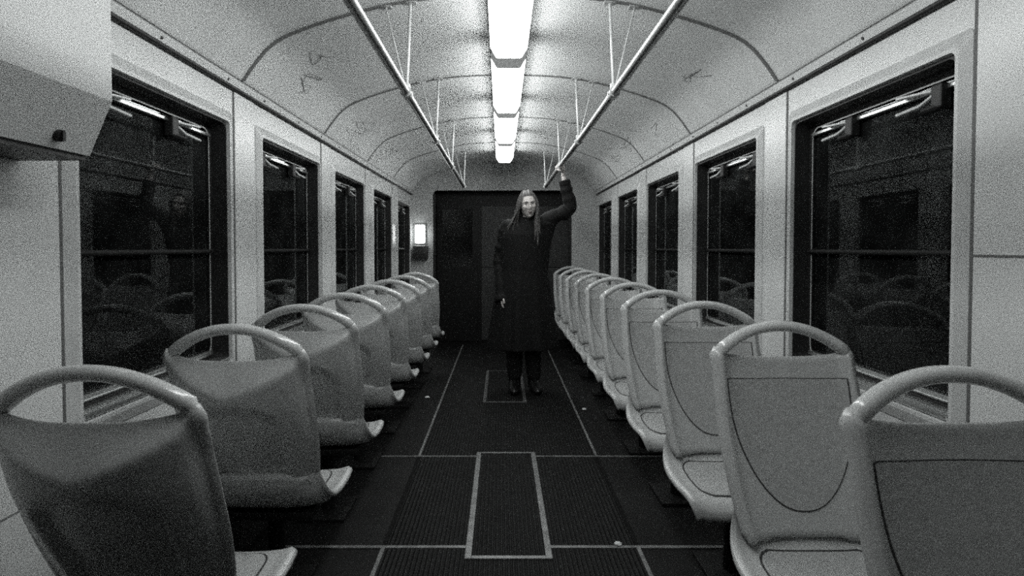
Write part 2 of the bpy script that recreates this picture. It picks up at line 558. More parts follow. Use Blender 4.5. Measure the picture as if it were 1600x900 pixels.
def make_window(sx, idx):
    """built around y = window start, x measured from the wall face (n into the room)"""
    W = WIN[0][1] - WIN[0][0]
    X = lambda n_: sx * (WX - n_)
    root = empty('window_%d' % idx)
    tag(root, None, None, kind='structure')
    fl = MB()   # painted flange round the opening
    ring_solid(fl, [(rrect(-0.052, W + 0.052, SILL - 0.052, HEAD + 0.055, 0.022), X(0.0)), (rrect(-0.050, W + 0.050, SILL - 0.050, HEAD + 0.053, 0.022), X(0.004)),
                    (rrect(-0.016, W + 0.016, SILL - 0.016, HEAD + 0.018, 0.022), X(0.017)), (rrect(-0.004, W + 0.004, SILL - 0.004, HEAD + 0.005, 0.02), X(0.017)),
                    (rrect(-0.001, W + 0.001, SILL - 0.001, HEAD + 0.001, 0.02), X(0.0))])
    fl.build('window_frame', M_FRAME, root)
    gk = MB()   # black rubber jamb
    ring_solid(gk, [(rrect(-0.0005, W + 0.0005, SILL, HEAD, 0.02), X(0.003)), (rrect(0.006, W - 0.006, SILL + 0.006, HEAD - 0.006, 0.03), X(0.004)),
                    (rrect(0.010, W - 0.010, SILL + 0.010, HEAD - 0.012, 0.04), X(-0.055)), (rrect(0.030, W - 0.030, SILL + 0.030, HEAD - 0.032, 0.045), X(-0.058)),
                    (rrect(0.030, W - 0.030, SILL + 0.030, HEAD - 0.032, 0.045), X(-0.080)), (rrect(-0.0005, W + 0.0005, SILL, HEAD, 0.02), X(-0.080))])
    gk.build('gasket', M_RUBBER, root, smooth=True, angle=35)
    cs = MB()   # thin bright bead that holds the pane
    ring_solid(cs, [(rrect(0.029, W - 0.029, SILL + 0.029, HEAD - 0.031, 0.045), X(-0.0575)), (rrect(0.029, W - 0.029, SILL + 0.029, HEAD - 0.031, 0.045), X(-0.0555)),
                    (rrect(0.034, W - 0.034, SILL + 0.034, HEAD - 0.036, 0.043), X(-0.0555)), (rrect(0.034, W - 0.034, SILL + 0.034, HEAD - 0.036, 0.043), X(-0.0575))])
    cs.build('bead', M_CAP, root)
    MB().box((X(-0.066), 0.020, SILL + 0.02), (X(-0.070), W - 0.020, HEAD - 0.022)).build('glass', M_GLASS, root)
    # sash rail and lower rails
    MB().box((X(-0.064), 0.036, HEAD - 0.066), (X(-0.046), W - 0.036, HEAD - 0.052), 0.003).build('sash_rail', M_CHROME, root)
    sl = MB()
    sl.box((X(0.012), 0.01, SILL + 0.001), (X(-0.05), W - 0.01, SILL + 0.018), 0.003)
    sl.box((X(-0.064), 0.036, SILL + 0.036), (X(-0.044), W - 0.036, SILL + 0.052), 0.003)
    sl.build('window_sill', M_CHROME, root)
    MB().tube([(X(-0.050), 0.026, 1.234), (X(-0.050), W - 0.026, 1.234)], 0.009, 10).build('pane_line', M_PANELINE, root, smooth=True)  # thin dark line across the window at eye level, drawn as a tube
    for fy in (0.15, 0.64):
        y = W * fy
        lt = MB()     # bent stay arms of the latch
        lt.tube([(X(-0.045), y + 0.0, HEAD - 0.062), (X(-0.030), y + 0.05, HEAD - 0.060), (X(-0.030), y + 0.165, HEAD - 0.050)], 0.005, 6)
        lt.tube([(X(-0.045), y + 0.0, HEAD - 0.064), (X(-0.026), y + 0.055, HEAD - 0.098), (X(-0.024), y + 0.155, HEAD - 0.104)], 0.006, 6)
        lo = lt.build('latch', M_LATCH, root, smooth=True)
        kb = MB().box((X(-0.060), y - 0.030, HEAD - 0.118), (X(-0.028), y + 0.014, HEAD - 0.048), 0.006)
        kb.tube([(X(-0.045), y - 0.012, HEAD - 0.110), (X(-0.015), y + 0.03, HEAD - 0.122)], [0.012, 0.009], 8)
        kb.build('latch_block', M_RUBBER, lo)
    return root
idx = 1
for sx in (-1, 1):
    proto = None
    for i, (ya, yb) in enumerate(WIN):
        if proto is None:
            w_ = proto = make_window(sx, idx)
        else:
            w_ = copy_tree(proto); w_.name = 'window_%d' % idx
        w_.location = (0, ya, 0)
        tag(w_, '%s window from the camera in the %s wall, dark night behind' % (('first', 'second', 'third', 'fourth', 'fifth')[i], 'left' if sx < 0 else 'right'), 'window', kind='structure')
        idx += 1

# ------------------------------------------------------------------ setting: end wall, cab partition, back wall
DX0, DX1, DZ = -0.918, 0.868, 1.992
def end_wall():
    mb = MB()
    ya, yb = Y1, Y1 + 0.06
    mb.box((-WX, ya, 0), (DX0, yb, DZ - 0.06)); mb.box((DX1, ya, 0), (WX, yb, DZ - 0.06))
    # rounded head of the opening, then everything up to the vault
    r = 0.06
    low = [(-WX, DZ - r), (DX0, DZ - r)] + [(DX0 + r - r * math.cos(a), DZ - r + r * math.sin(a)) for a in [PI / 2 * q / 6 for q in range(1, 7)]]
    low += [(DX1 - r + r * math.sin(a), DZ - r + r * math.cos(a)) for a in [PI / 2 * q / 6 for q in range(0, 6)]] + [(DX1, DZ - r), (WX, DZ - r)]
    for (xa, za), (xb, zb) in zip(low, low[1:]):
        if xb - xa < 1e-6: continue
        m_ = max(1, int((xb - xa) / 0.05))
        for q in range(m_):
            x0 = xa + (xb - xa) * q / m_; x1 = xa + (xb - xa) * (q + 1) / m_
            z0 = za + (zb - za) * q / m_; z1 = za + (zb - za) * (q + 1) / m_
            t0, t1 = arch_z(x0) + 0.012, arch_z(x1) + 0.012
            vv = [(x0, y, z) for y in (ya, yb) for z in (z0, t0)] + [(x1, y, z) for y in (ya, yb) for z in (z1, t1)]
            mb.add(vv, [(0, 4, 5, 1), (2, 3, 7, 6), (0, 2, 6, 4), (1, 5, 7, 3), (0, 1, 3, 2), (4, 6, 7, 5)])
    return tag(mb.build('wall_end', M_END), 'grey end wall around the dark cab opening', 'wall', kind='structure')
end_wall()
trim(arch_strip(Y1 - 0.012, 0.012, 0.012), M_CAP, 'curved bead where the vault meets the end wall', smooth=True)
# thin bright bead along the head of the opening and dark frame at its sides
mb = MB().box((DX0 + 0.06, Y1 - 0.008, DZ - 0.004), (DX1 - 0.06, Y1 + 0.002, DZ + 0.004))
trim(mb, M_CAP, 'thin bead above the dark opening')
mb = MB()
mb.box((DX0, Y1 - 0.01, 0), (DX0 + 0.03, Y1 + 0.05, DZ - 0.05), 0.004)
mb.box((DX1 - 0.03, Y1 - 0.01, 0), (DX1, Y1 + 0.05, DZ - 0.05), 0.004)
trim(mb, M_RUBBER, 'dark edging on both sides of the opening')
YP = Y1 + 0.22
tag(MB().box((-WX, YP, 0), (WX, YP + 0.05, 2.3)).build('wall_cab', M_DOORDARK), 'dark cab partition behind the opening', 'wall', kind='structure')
mb = MB()
mb.box((-0.30, YP - 0.012, 0.02), (DX1, YP, 0.98), 0.003)
mb.box((-0.30, YP - 0.012, 0.99), (DX1, YP, 1.80), 0.003)
trim(mb, M_DOORMID, 'grey partition panel behind the standing person', 'panel')
door = empty('door_1', (-0.62, YP - 0.002, 0.0))
tag(door, 'dark cab door with a black window in the end opening', 'door', kind='structure')
dm = MB()
for a in ((-0.27, 0.01, -0.20, 1.85), (0.20, 0.01, 0.27, 1.85), (-0.20, 0.01, 0.20, 0.98), (-0.20, 1.76, 0.20, 1.85)):
    dm.box((a[0], -0.03, a[1]), (a[2], 0, a[3]))
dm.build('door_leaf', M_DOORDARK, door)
MB().box((-0.20, -0.016, 0.98), (0.20, -0.010, 1.76)).build('door_pane', M_PANE, door)
hm = MB().tube([(0.235, -0.03, 0.98), (0.235, -0.055, 0.98), (0.235, -0.06, 1.10), (0.235, -0.03, 1.10)], 0.008, 8)
hm.build('door_handle', M_DARKMETAL, door, smooth=True)
tag(MB().box((-WX, Y0 - 0.06, 0), (WX, Y0, 2.32)).build('wall_back', M_DOORDARK), 'plain wall behind the camera', 'wall', kind='structure')

# ------------------------------------------------------------------ ceiling lights
def make_light():
    r = empty('ceiling_light')
    L = 1.10
    zt, zb = 2.300, 2.222
    MB().box((-0.062, 0.0, zt), (0.062, L, 2.350)).box((-0.0955, 0.0, zt - 0.001), (0.0955, L, zt + 0.005)).build('base_channel', M_CAP, r)
    prof = [(-0.094, zt), (-0.0935, zt - 0.024), (-0.066, zb + 0.006), (-0.058, zb), (0.058, zb), (0.066, zb + 0.006), (0.0935, zt - 0.024), (0.094, zt)]
    MB().prism(prof, 'y', 0.02, L - 0.02).build('diffuser', M_LAMP, r)
    for ya, yb in ((0.0, 0.02), (L - 0.02, L)):
        MB().prism([(x * 1.02, z + (0.0 if z > zt - 0.01 else -0.002)) for x, z in prof], 'y', ya, yb).build('end_cap', M_ENDCAP, r)
    return r
LL = {0: 'lit ceiling lamp nearest the camera in view, cut off by the top edge', 1: 'lit ceiling lamp, second of the row from the top edge',
      2: 'lit ceiling lamp, third of the row, between the second and the farthest', 3: 'lit ceiling lamp farthest away, just before the end wall',
      -1: 'lit ceiling lamp directly above the camera, out of view', -2: 'lit ceiling lamp behind the camera, out of view'}
lp = None
for kk in (0, 1, 2, 3, -1):
    lp_ = make_light() if lp is None else copy_tree(lp)
    lp = lp or lp_
    lp_.location = (0, 1.97 + 1.235 * kk, 0)
    tag(lp_, LL[kk], 'ceiling lamp', 'row of ceiling lamps')

# ------------------------------------------------------------------ handrails
RX, RZ = 0.456, 1.930
def make_rail(sx):
    r = empty('handrail', (sx * RX, 2.4, RZ))
    X = lambda x: sx * x - sx * RX
    MB().tube([(0, -3.2, 0), (0, 4.27, 0)], 0.0185, 16).build('rail', M_STEEL, r, smooth=True)
    for y in (1.40, 2.62, 3.80, 5.02, 6.62):
        yy = y - 2.4
        MB().tube([(0, yy, 0.0), (X(0.440), yy + 0.012, arch_z(0.440) - RZ)], 0.0068, 8).build('hanger_rod', M_RAIL, r, smooth=True)
        MB().tube([(0, yy - 0.01, 0.0), (X(0.550), yy + 0.012, arch_z(0.550) - RZ)], 0.0042, 8).build('hanger_rod', M_RAIL, r, smooth=True)
        c_ = MB().tube([(0, yy - 0.032, 0), (0, yy + 0.032, 0)], 0.0235, 14)
        c_.tube([(0, yy, 0.010), (0, yy, 0.040)], 0.016, 12)
        c_.tube([(-0.026, yy, 0), (0.026, yy, 0)], 0.008, 8)
        c_.build('clamp', M_RAIL, r, smooth=True)
        for xx in (0.440, 0.550):
            z = arch_z(xx) - RZ
            MB().box((X(xx) - 0.028, yy - 0.008, z - 0.008), (X(xx) + 0.028, yy + 0.032, z - 0.001), 0.002).build('foot_plate', M_RAIL, r)
    MB().tube([(0, 4.262, 0), (0, 4.285, 0)], [0.0185, 0.014], 14).build('end_cap', M_RAIL, r, smooth=True)
    return tag(r, 'long white tubular handrail on thin hanger rods, %s of the lamps' % ('left' if sx < 0 else 'right'), 'handrail', 'overhead handrails')
make_rail(-1); make_rail(1)

# ------------------------------------------------------------------ seats (local +y = the way the sitter faces, origin on the floor)
F0 = -0.30     # local y of the back's top corner
def back_path(v):
    f_ = 0.190 * (1 - v) ** 1.1
    z_ = 0.425 + 0.467 * v
    return F0 + f_, z_
def back_hw(v):
    return 0.2085 + 0.006 * math.sin(PI * min(1, v * 1.1)) - 0.026 * (1 - v) ** 3
def front_pt(u, v):
    f_, z_ = back_path(v)
    a = abs(u)
    f_ += 0.030 * a ** 2.5 + 0.016 * sstep(0.80, 0.97, a) - 0.010 * sstep(0.955, 1.0, a)
    z_ += (0.024 * a ** 3) * sstep(0.6, 1, v)
    return Vector((u * back_hw(v), f_, z_))
def rear_pt(u, v):
    p = front_pt(u, v)
    f_, z_ = back_path(v)
    a = abs(u)
    top = (1 - v) * 0.467                       # metres below the top edge
    ridge = 0.022 + 0.075 * (1 - a)
    th = 0.020 + 0.076 * (1 - a ** 2 * 0.78) * min(1.0, top / ridge)
    th *= 1 - 0.45 * sstep(0.12, 0.42, top)
    # arched hollow in the back
    hw = 0.60
    if a < hw + 0.12:
        arch_top = 0.128 + 0.05 * (a / hw) ** 3
        th -= 0.028 * sstep(arch_top - 0.010, arch_top + 0.035, top) * (1 - sstep(hw - 0.10, hw + 0.10, a))
    lip = sstep(0.90, 1.0, a)
    th = th * (1 - lip) + (0.020 + 0.014 * sstep(0.80, 1.0, v)) * lip
    y_ = f_ + 0.030 * a ** 2.5 * (1 - 0.2 * lip) - th
    return Vector((p.x, y_, p.z - 0.25 * th * (1 - v) ** 2))
def make_seat():
    r = empty('tram_seat')
    NU, NV = 41, 41
    us = [-1 + 2 * i / (NU - 1) for i in range(NU)]
    us = [math.copysign(1 - (1 - abs(u)) ** 1.5, u) for u in us]
    vs = [i / (NV - 1) for i in range(NV)]
    MB().shell([[front_pt(u, v) for u in us] for v in vs], [[rear_pt(u, v) for u in us] for v in vs], 0.5).build('backrest', M_SHELL, r, smooth=True, angle=60)
    # handle: wide flattened hoop from corner to corner
    pts, ra, rb = [], [], []
    for i in range(33):
        t = -1 + 2 * i / 32
        x = t * 0.2020
        z = 0.921 + 0.079 * (1 - abs(t) ** 2.1) - 0.012 * sstep(0.93, 1.0, abs(t))
        y = F0 + 0.004 + 0.016 * abs(t) ** 3 - 0.012 * (1 - t * t)
        pts.append((x, y, z)); e = sstep(0.86, 1, abs(t))
        e2 = sstep(0.94, 1.0, abs(t)); ra.append(0.0170 + 0.003 * abs(t) ** 2 - 0.010 * e2); rb.append(0.0225 - 0.010 * e2)
    MB().tube(pts, ra, 14, ry=rb, up=(0, 0, 1)).build('handle', M_HANDLE, r, smooth=True, angle=60)
    # inset pad of the back and a dark panel for the shaded gap round it
    def tongue(off, grow, name, m):
        rows_f, rows_r = [], []
        for i in range(29):
            t = (i / 28) ** 2.2
            hw = (0.955 + grow) * max(0.0006, (1 - (1 - t) ** 2)) ** 0.437
            v0 = 0.12 - grow * 0.35 + (0.865 + grow * 0.55 - 0.12 + grow * 0.1) * t
            rf, rr = [], []
            for j in range(21):
                s_ = -1 + 2 * j / 20
                vv = v0 + 0.015 * (1 - s_ * s_) * t
                p = front_pt(s_ * hw * 0.915, vv)
                rf.append(p + Vector((0, off, off * 0.3))); rr.append(p + Vector((0, -0.006, -0.002)))
            rows_f.append(rf); rows_r.append(rr)
        MB().shell(rows_f, rows_r, 0.1).build(name, m, r, smooth=True, angle=50)
    tongue(0.0022, 0.020, 'backrest_groove_shade', M_GROOVESHADE)
    tongue(0.0042, 0.0, 'backrest_pad', M_INSERT)
    # seat pan
    PATH = [(0.140, 0.500), (0.152, 0.445), (0.182, 0.400), (0.235, 0.376), (0.32, 0.366), (0.42, 0.365), (0.49, 0.366), (0.535, 0.356), (0.560, 0.336), (0.566, 0.318)]
    HW = [0.182, 0.198, 0.220, 0.234, 0.240, 0.239, 0.233, 0.224, 0.212, 0.203]
    def interp(v):
        q = v * (len(PATH) - 1); i = min(int(q), len(PATH) - 2); t = q - i
        f4 = lambda a: [a[max(i - 1, 0)], a[i], a[i + 1], a[min(i + 2, len(a) - 1)]]
        cr = lambda p: 0.5 * (2 * p[1] + (p[2] - p[0]) * t + (2 * p[0] - 5 * p[1] + 4 * p[2] - p[3]) * t * t + (3 * p[1] - p[0] - 3 * p[2] + p[3]) * t ** 3)
        return cr(f4([p[0] for p in PATH])), cr(f4([p[1] for p in PATH])), cr(f4(HW))
    def pan_pt(u, v):
        f_, z_, h_ = interp(v)
        a = abs(u)
        z_ += 0.020 * a ** 4 * (1 - sstep(0.75, 1.0, v)) + 0.055 * a ** 5 * (1 - sstep(0.10, 0.40, v)) * sstep(0.0, 0.12, v) + 0.007 * sstep(0.82, 0.95, a) * (1 - v) - 0.009 * sstep(0.95, 1, a)
        f_ += (0.022 * a ** 3) * (1 - sstep(0, 0.3, v)) - 0.012 * a ** 5 * sstep(0.6, 1, v)
        z_ -= 0.055 * a ** 4 * (1 - sstep(0.0, 0.14, v))
        return Vector((u * h_, F0 + f_, z_))
    def pan_un(u, v):
        p = pan_pt(u, v); f_, z_, h_ = interp(v)
        a = abs(u)
        dn = 0.030 * (1 - 0.5 * sstep(0.85, 1, a)) * sstep(-0.1, 0.3, v) * (1 - 0.5 * sstep(0.8, 1, v)) + 0.006
        bk = 0.028 * (1 - 0.95 * a ** 2) * (1 - sstep(0.0, 0.25, v)) + 0.012 * sstep(0.85, 1, v)
        return p + Vector((0, -bk, -dn))
    us2 = us
    vs2 = [i / 45 for i in range(46)]
    MB().shell([[pan_pt(u, v) for u in us2] for v in vs2], [[pan_un(u, v) for u in us2] for v in vs2], 0.25).build('seat_pan', M_SHELL, r, smooth=True, angle=60)
    def pad(off, grow, name, m):
        rf, rr = [], []
        for i in range(21):
            t = i / 20
            v0 = 0.30 - grow + (0.68 - 0.30 + 2 * grow) * t
            hw = (0.70 + grow * 1.2) * (1 - 0.22 * abs(2 * t - 1) ** 6)
            a_, b_ = [], []
            for j in range(17):
                s_ = -1 + 2 * j / 16
                p = pan_pt(s_ * hw, v0)
                a_.append(p + Vector((0, 0, off))); b_.append(p + Vector((0, 0, -0.006)))
            rf.append(a_); rr.append(b_)
        MB().shell(rf, rr, 0.1).build(name, m, r, smooth=True, angle=50)
    pad(0.002, 0.016, 'pan_groove_shade', M_GROOVESHADE)
    pad(0.004, 0.0, 'pan_pad', M_INSERT)
    # pedestal
    pm = MB().box((-0.17, -0.10, 0.305), (0.17, 0.17, 0.335), 0.006)
    pm.tube([(0, 0.03, 0.012), (0, 0.03, 0.32)], [0.032, 0.028], 14)
    pm.box((-0.11, -0.10, 0.0), (0.11, 0.16, 0.014), 0.004)
    pm.build('pedestal', M_PED, r, smooth=True)
    return r
ORD = ['first', 'second', 'third', 'fourth', 'fifth', 'sixth', 'seventh', 'eighth', 'ninth', 'tenth']
SXL, SXR = -0.866, 0.848
seat = None
for kk in range(8):
    s_ = make_seat() if seat is None else copy_tree(seat)
    seat = seat or s_
    s_.location = (SXL, 1.18 + 0.638 * kk - F0, 0)
    extra = {0: ', cut by the left edge', 7: ', the farthest one'}.get(kk, '')
    tag(s_, '%s grey plastic seat of the left row, seen from behind%s' % (ORD[kk], extra), 'seat', 'seats of the left row')
for kk in range(10):
    s_ = copy_tree(seat)
    s_.location = (SXR, (1.155 if kk == 0 else 1.17 + 0.704 * kk) + F0, 0)
    s_.rotation_euler = (0, 0, PI)
    extra = {0: ', cut by the right edge', 9: ', farthest, against the end wall'}.get(kk, '')
    tag(s_, '%s grey plastic seat of the right row, facing us%s' % (ORD[kk], extra), 'seat', 'seats of the right row facing the camera')

# ------------------------------------------------------------------ overhead cabinet at the near left
bx = empty('equipment_cabinet', (-WX, 0.6, 1.44))
prof = [(0.007, 0.03), (0.172, 0.03), (0.228, 0.160), (0.228, 0.486), (0.007, 0.486)]
MB().prism(prof, 'y', -1.6, 0.825).build('body', M_BOX, bx)
MB().box((0.007, -1.6, 0.018), (0.165, 0.82, 0.03)).build('bottom_shade', M_DARKMETAL, bx)  # dark sheet standing for the shadow under the cabinet
lk = MB().tube([(0, 0, 0), (0.010, 0, -0.004)], [0.014, 0.012], 14)
lk.box((0.008, -0.004, -0.014), (0.016, 0.004, 0.010))
lo = lk.build('lock', M_RUBBER, bx, smooth=True)
lo.location = (0.183, 0.707, 0.058)
tag(bx, 'pale wall cabinet with a slanted lower face at the upper left corner', 'cabinet')

# ------------------------------------------------------------------ lamp and box on the left pillar of the end wall
wl = empty('wall_lamp', (-1.085, Y1, 1.425))
MB().box((-0.07, -0.03, -0.125), (0.07, 0.0, 0.125), 0.006).build('housing', M_CAP, wl)
MB().box((-0.058, -0.06, -0.112), (0.058, -0.028, 0.112), 0.016).build('lamp_glass', M_WLAMP, wl, smooth=True)
tag(wl, 'small glowing upright wall lamp on the left pillar of the end wall', 'wall lamp')
tv = empty('ticket_validator', (-1.075, Y1, 1.19))
MB().box((-0.095, -0.12, -0.085), (0.095, 0.0, 0.085), 0.015).build('case', M_DARKMETAL, tv, smooth=True)
MB().box((-0.06, -0.124, -0.03), (0.06, -0.118, -0.02)).build('slot', M_RUBBER, tv)
tag(tv, 'dark box on the end wall just below the glowing lamp', 'ticket machine')

# ------------------------------------------------------------------ litter
def scrap(x, y, s_, seed, label):
    rnd = random.Random(seed)
    bm = bmesh.new()
    bmesh.ops.create_icosphere(bm, subdivisions=2, radius=1)
    for v_ in bm.verts:
        k_ = 1 + 0.45 * noise.noise(v_.co * 2.3 + Vector((seed * 3.1, 0, 0)))
        v_.co = Vector((v_.co.x * s_ * k_, v_.co.y * s_ * 0.7 * k_, max(-0.3, v_.co.z) * s_ * 0.55 * k_ + 0.3 * s_ * 0.55))
    lo_ = min(v_.co.z for v_ in bm.verts)
    mb_ = MB(); bm.verts.index_update()
    mb_.add([(v_.co.x, v_.co.y, v_.co.z - lo_) for v_ in bm.verts], [[v_.index for v_ in f_.verts] for f_ in bm.faces]); bm.free()
    o = mb_.build('paper_scrap', M_PAPER)
    o.location = (x, y, 0.0051)
    tag(o, label, 'litter', 'crumpled scraps on the floor')
def floor_xy(px, py):
    d = CAM_Z * F_PX / (py - 387)
    return CAM_X + (px - 783) * d / F_PX, d
for (px, py, s_, lb) in ((968, 859, 0.017, 'crumpled white scrap on the near floor seam, right of the hatch'),
                         (667, 624, 0.020, 'small white scrap on the dark floor beside the left seats'),
                         (914, 643, 0.018, 'small white scrap on the dark floor beside the right seats')):
    x, y = floor_xy(px, py)
    scrap(x, y, s_, int(px), lb)

# ------------------------------------------------------------------ the standing person
PD = 5.08                      # distance of the figure from the camera
person = empty('person', (0.15, PD, 0.0))
tag(person, 'person with long loose hair in a long black coat, one arm up holding the handrail', 'person')
OX, OY = 0.15, PD
def L_(x, y, z): return Vector((x - OX, y - OY, z))

def skin_mesh(nodes, edges, sub=2):
    """nodes: name -> (Vector, (rx, ry)); edges: pairs of names; first node is the root"""
    names = list(nodes)
    me = bpy.data.meshes.new('skinwork')
    me.from_pydata([nodes[k][0] for k in names], [(names.index(a), names.index(b)) for a, b in edges], [])
    o = bpy.data.objects.new('skinwork', me); C.objects.link(o)
    o.modifiers.new('s', 'SKIN')
    for i, k in enumerate(names):
        d = me.skin_vertices[0].data[i]
        d.radius = nodes[k][1]
        d.use_root = (i == 0)
    m_ = o.modifiers.new('d', 'SUBSURF'); m_.levels = sub; m_.render_levels = sub
    dg = bpy.context.evaluated_depsgraph_get()
    out = bpy.data.meshes.new_from_object(o.evaluated_get(dg))
    bpy.data.objects.remove(o); bpy.data.meshes.remove(me)
    return [v_.co.copy() for v_ in out.vertices], [tuple(p.vertices) for p in out.polygons]

def remesh(mb, voxel, smooth_it=2):
    me = bpy.data.meshes.new('rm'); me.from_pydata(mb.v, [], mb.f)
    bm = bmesh.new(); bm.from_mesh(me); bmesh.ops.recalc_face_normals(bm, faces=bm.faces[:]); bm.to_mesh(me); bm.free()
    o = bpy.data.objects.new('rm', me); C.objects.link(o)
    m_ = o.modifiers.new('r', 'REMESH'); m_.mode = 'VOXEL'; m_.voxel_size = voxel
    if smooth_it:
        k_ = o.modifiers.new('sm', 'SMOOTH'); k_.iterations = smooth_it; k_.factor = 0.5
    dg = bpy.context.evaluated_depsgraph_get()
    out = bpy.data.meshes.new_from_object(o.evaluated_get(dg))
    r_ = MB(); r_.add([v_.co[:] for v_ in out.vertices], [tuple(p.vertices) for p in out.polygons])
    bpy.data.objects.remove(o); bpy.data.meshes.remove(me); bpy.data.meshes.remove(out)
    return r_

# head ----------------------------------------------------------------
HC = L_(0.184, PD - 0.085, 1.615)          # centre of the head
HROT = Matrix.Rotation(math.radians(-7), 3, 'Y') @ Matrix.Rotation(math.radians(9), 3, 'Z') @ Matrix.Rotation(math.radians(6), 3, 'X')
def g(x, z, cx, cz, sx_, sz_): return math.exp(-((x - cx) / sx_) ** 2 - ((z - cz) / sz_) ** 2)
def head_pt(d):
    """unit direction (x right, y back, z up; the face looks to -y) -> head surface, metres"""
    x, y, z = d
    w = 0.074 * (1 - 0.30 * max(0, -z) ** 1.6 * (1 if y < 0.3 else 0.6))
    p = Vector((x * w, y * (0.094 if y > 0 else 0.086), z * (0.112 if z > 0 else 0.118)))
    if y < 0:
        fx, fz = p.x / 0.074, p.z / 0.115
        k_ = min(1, -y * 1.8)
        dy = 0.0
        dy -= 0.022 * g(fx, fz, 0, -0.22, 0.13, 0.16) + 0.010 * g(fx, fz, 0, 0.02, 0.09, 0.20)      # nose
        dy -= 0.006 * g(fx, fz, 0.10, -0.30, 0.10, 0.07) + 0.006 * g(fx, fz, -0.10, -0.30, 0.10, 0.07)
        for s_ in (-1, 1):
            dy += 0.018 * g(fx, fz, s_ * 0.40, 0.05, 0.22, 0.12)         # eye sockets
            dy -= 0.006 * g(fx, fz, s_ * 0.40, 0.20, 0.26, 0.07)         # brow
            dy -= 0.006 * g(fx, fz, s_ * 0.55, -0.18, 0.20, 0.16)        # cheekbones
            dy += 0.005 * g(fx, fz, s_ * 0.50, -0.50, 0.22, 0.18)
        dy -= 0.008 * g(fx, fz, 0, -0.50, 0.22, 0.05) + 0.008 * g(fx, fz, 0, -0.62, 0.18, 0.05)     # lips
        dy += 0.005 * g(fx, fz, 0, -0.56, 0.25, 0.02)
        dy += 0.004 * g(fx, fz, 0, -0.73, 0.25, 0.06)
        dy -= 0.013 * g(fx, fz, 0, -0.90, 0.26, 0.14)                     # chin
        p.y += dy * k_
    if abs(x) > 0.85:                                                     # ears
        p.x += math.copysign(0.010 * g(y, z, 0.15, -0.02, 0.16, 0.28), x)
    return p
def head_world(p): return HC + HROT @ p
def head_mesh(mb, n=72, m=56):
    rows = []
    for i in range(m + 1):
        th = PI * i / m
        rows.append([head_world(head_pt((math.sin(th) * math.cos(2 * PI * j / n), math.sin(th) * math.sin(2 * PI * j / n), math.cos(th)))) for j in range(n)])
    mb.grid(rows, close=True)

# skeleton -------------------------------------------------------------
SH_R, SH_L = L_(0.012, PD + 0.01, 1.425), L_(0.310, PD - 0.01, 1.465)
EL_R, WR_R = L_(-0.050, PD + 0.04, 1.16), L_(-0.040, PD - 0.045, 0.885)
EL_L, WR_L = L_(0.535, PD - 0.02, 1.598), L_(0.490, PD - 0.035, 1.868)
N = {
 'pelvis': (L_(0.150, PD + 0.03, 0.95), (0.130, 0.095)), 'spine': (L_(0.152, PD + 0.02, 1.15), (0.115, 0.085)),
 'chest': (L_(0.160, PD + 0.01, 1.34), (0.130, 0.095)), 'neck': (L_(0.168, PD - 0.015, 1.475), (0.055, 0.055)),
 'skull': (L_(0.176, PD - 0.050, 1.575), (0.050, 0.055)),
 'sr': (SH_R, (0.052, 0.052)), 'er': (EL_R, (0.038, 0.038)), 'fr': ((EL_R + WR_R) / 2, (0.034, 0.034)), 'wr': (WR_R, (0.024, 0.020)),
 'sl': (SH_L, (0.052, 0.052)), 'el': (EL_L, (0.038, 0.038)), 'fl': ((EL_L + WR_L) / 2, (0.033, 0.033)), 'wl': (WR_L, (0.024, 0.020)),
 'hr': (L_(0.080, PD + 0.03, 0.88), (0.085, 0.085)), 'kr': (L_(0.075, PD + 0.015, 0.50), (0.055, 0.055)), 'ar': (L_(0.078, PD + 0.05, 0.10), (0.032, 0.034)), 'tr': (L_(0.072, PD - 0.08, 0.032), (0.020, 0.016)),
 'hl': (L_(0.220, PD + 0.03, 0.88), (0.085, 0.085)), 'kl': (L_(0.232, PD + 0.02, 0.50), (0.055, 0.055)), 'al': (L_(0.245, PD + 0.06, 0.10), (0.032, 0.034)), 'tl': (L_(0.262, PD - 0.06, 0.032), (0.020, 0.016)),
}
E = [('pelvis', 'spine'), ('spine', 'chest'), ('chest', 'neck'), ('neck', 'skull'), ('chest', 'sr'), ('sr', 'er'), ('er', 'fr'), ('fr', 'wr'),
     ('chest', 'sl'), ('sl', 'el'), ('el', 'fl'), ('fl', 'wl'), ('pelvis', 'hr'), ('hr', 'kr'), ('kr', 'ar'), ('ar', 'tr'), ('pelvis', 'hl'), ('hl', 'kl'), ('kl', 'al'), ('al', 'tl')]
body = MB()
body.add(*skin_mesh(N, E))
head_mesh(body)
# hands: palm as a flattened sweep, each finger its own bent chain rooted inside the palm
def hand(mb, wrist, palm_end, side, nrm, fingers, thumb):
    ax = (palm_end - wrist)
    pts = [wrist - ax * 0.15, wrist + ax * 0.10, wrist + ax * 0.45, wrist + ax * 0.85, wrist + ax * 1.04]
    mb.tube(pts, [0.022, 0.027, 0.038, 0.040, 0.030], 14, ry=[0.018, 0.016, 0.015, 0.013, 0.008], up=side)
    for off, chain in fingers:
        p0 = palm_end + side * off - ax * 0.18
        pts = [p0] + [palm_end + side * off + q for q in chain]
        dense = []
        for a, b in zip(pts, pts[1:]):
            for t in (0, 0.5): dense.append(a.lerp(b, t))
        dense.append(pts[-1])
        k_ = len(dense)
        mb.tube(dense, [0.0092 - 0.0022 * i / k_ for i in range(k_ - 1)] + [0.004], 9)
    k_ = len(thumb)
    mb.tube(thumb, [0.014, 0.012, 0.0105, 0.0095, 0.005][:k_], 9)
RAIL = Vector((RX - OX, 0, RZ))
yh = WR_L.y
pe = Vector((RAIL.x + 0.034, yh + 0.004, RZ + 0.012))
r_ = 0.0265
fing = []
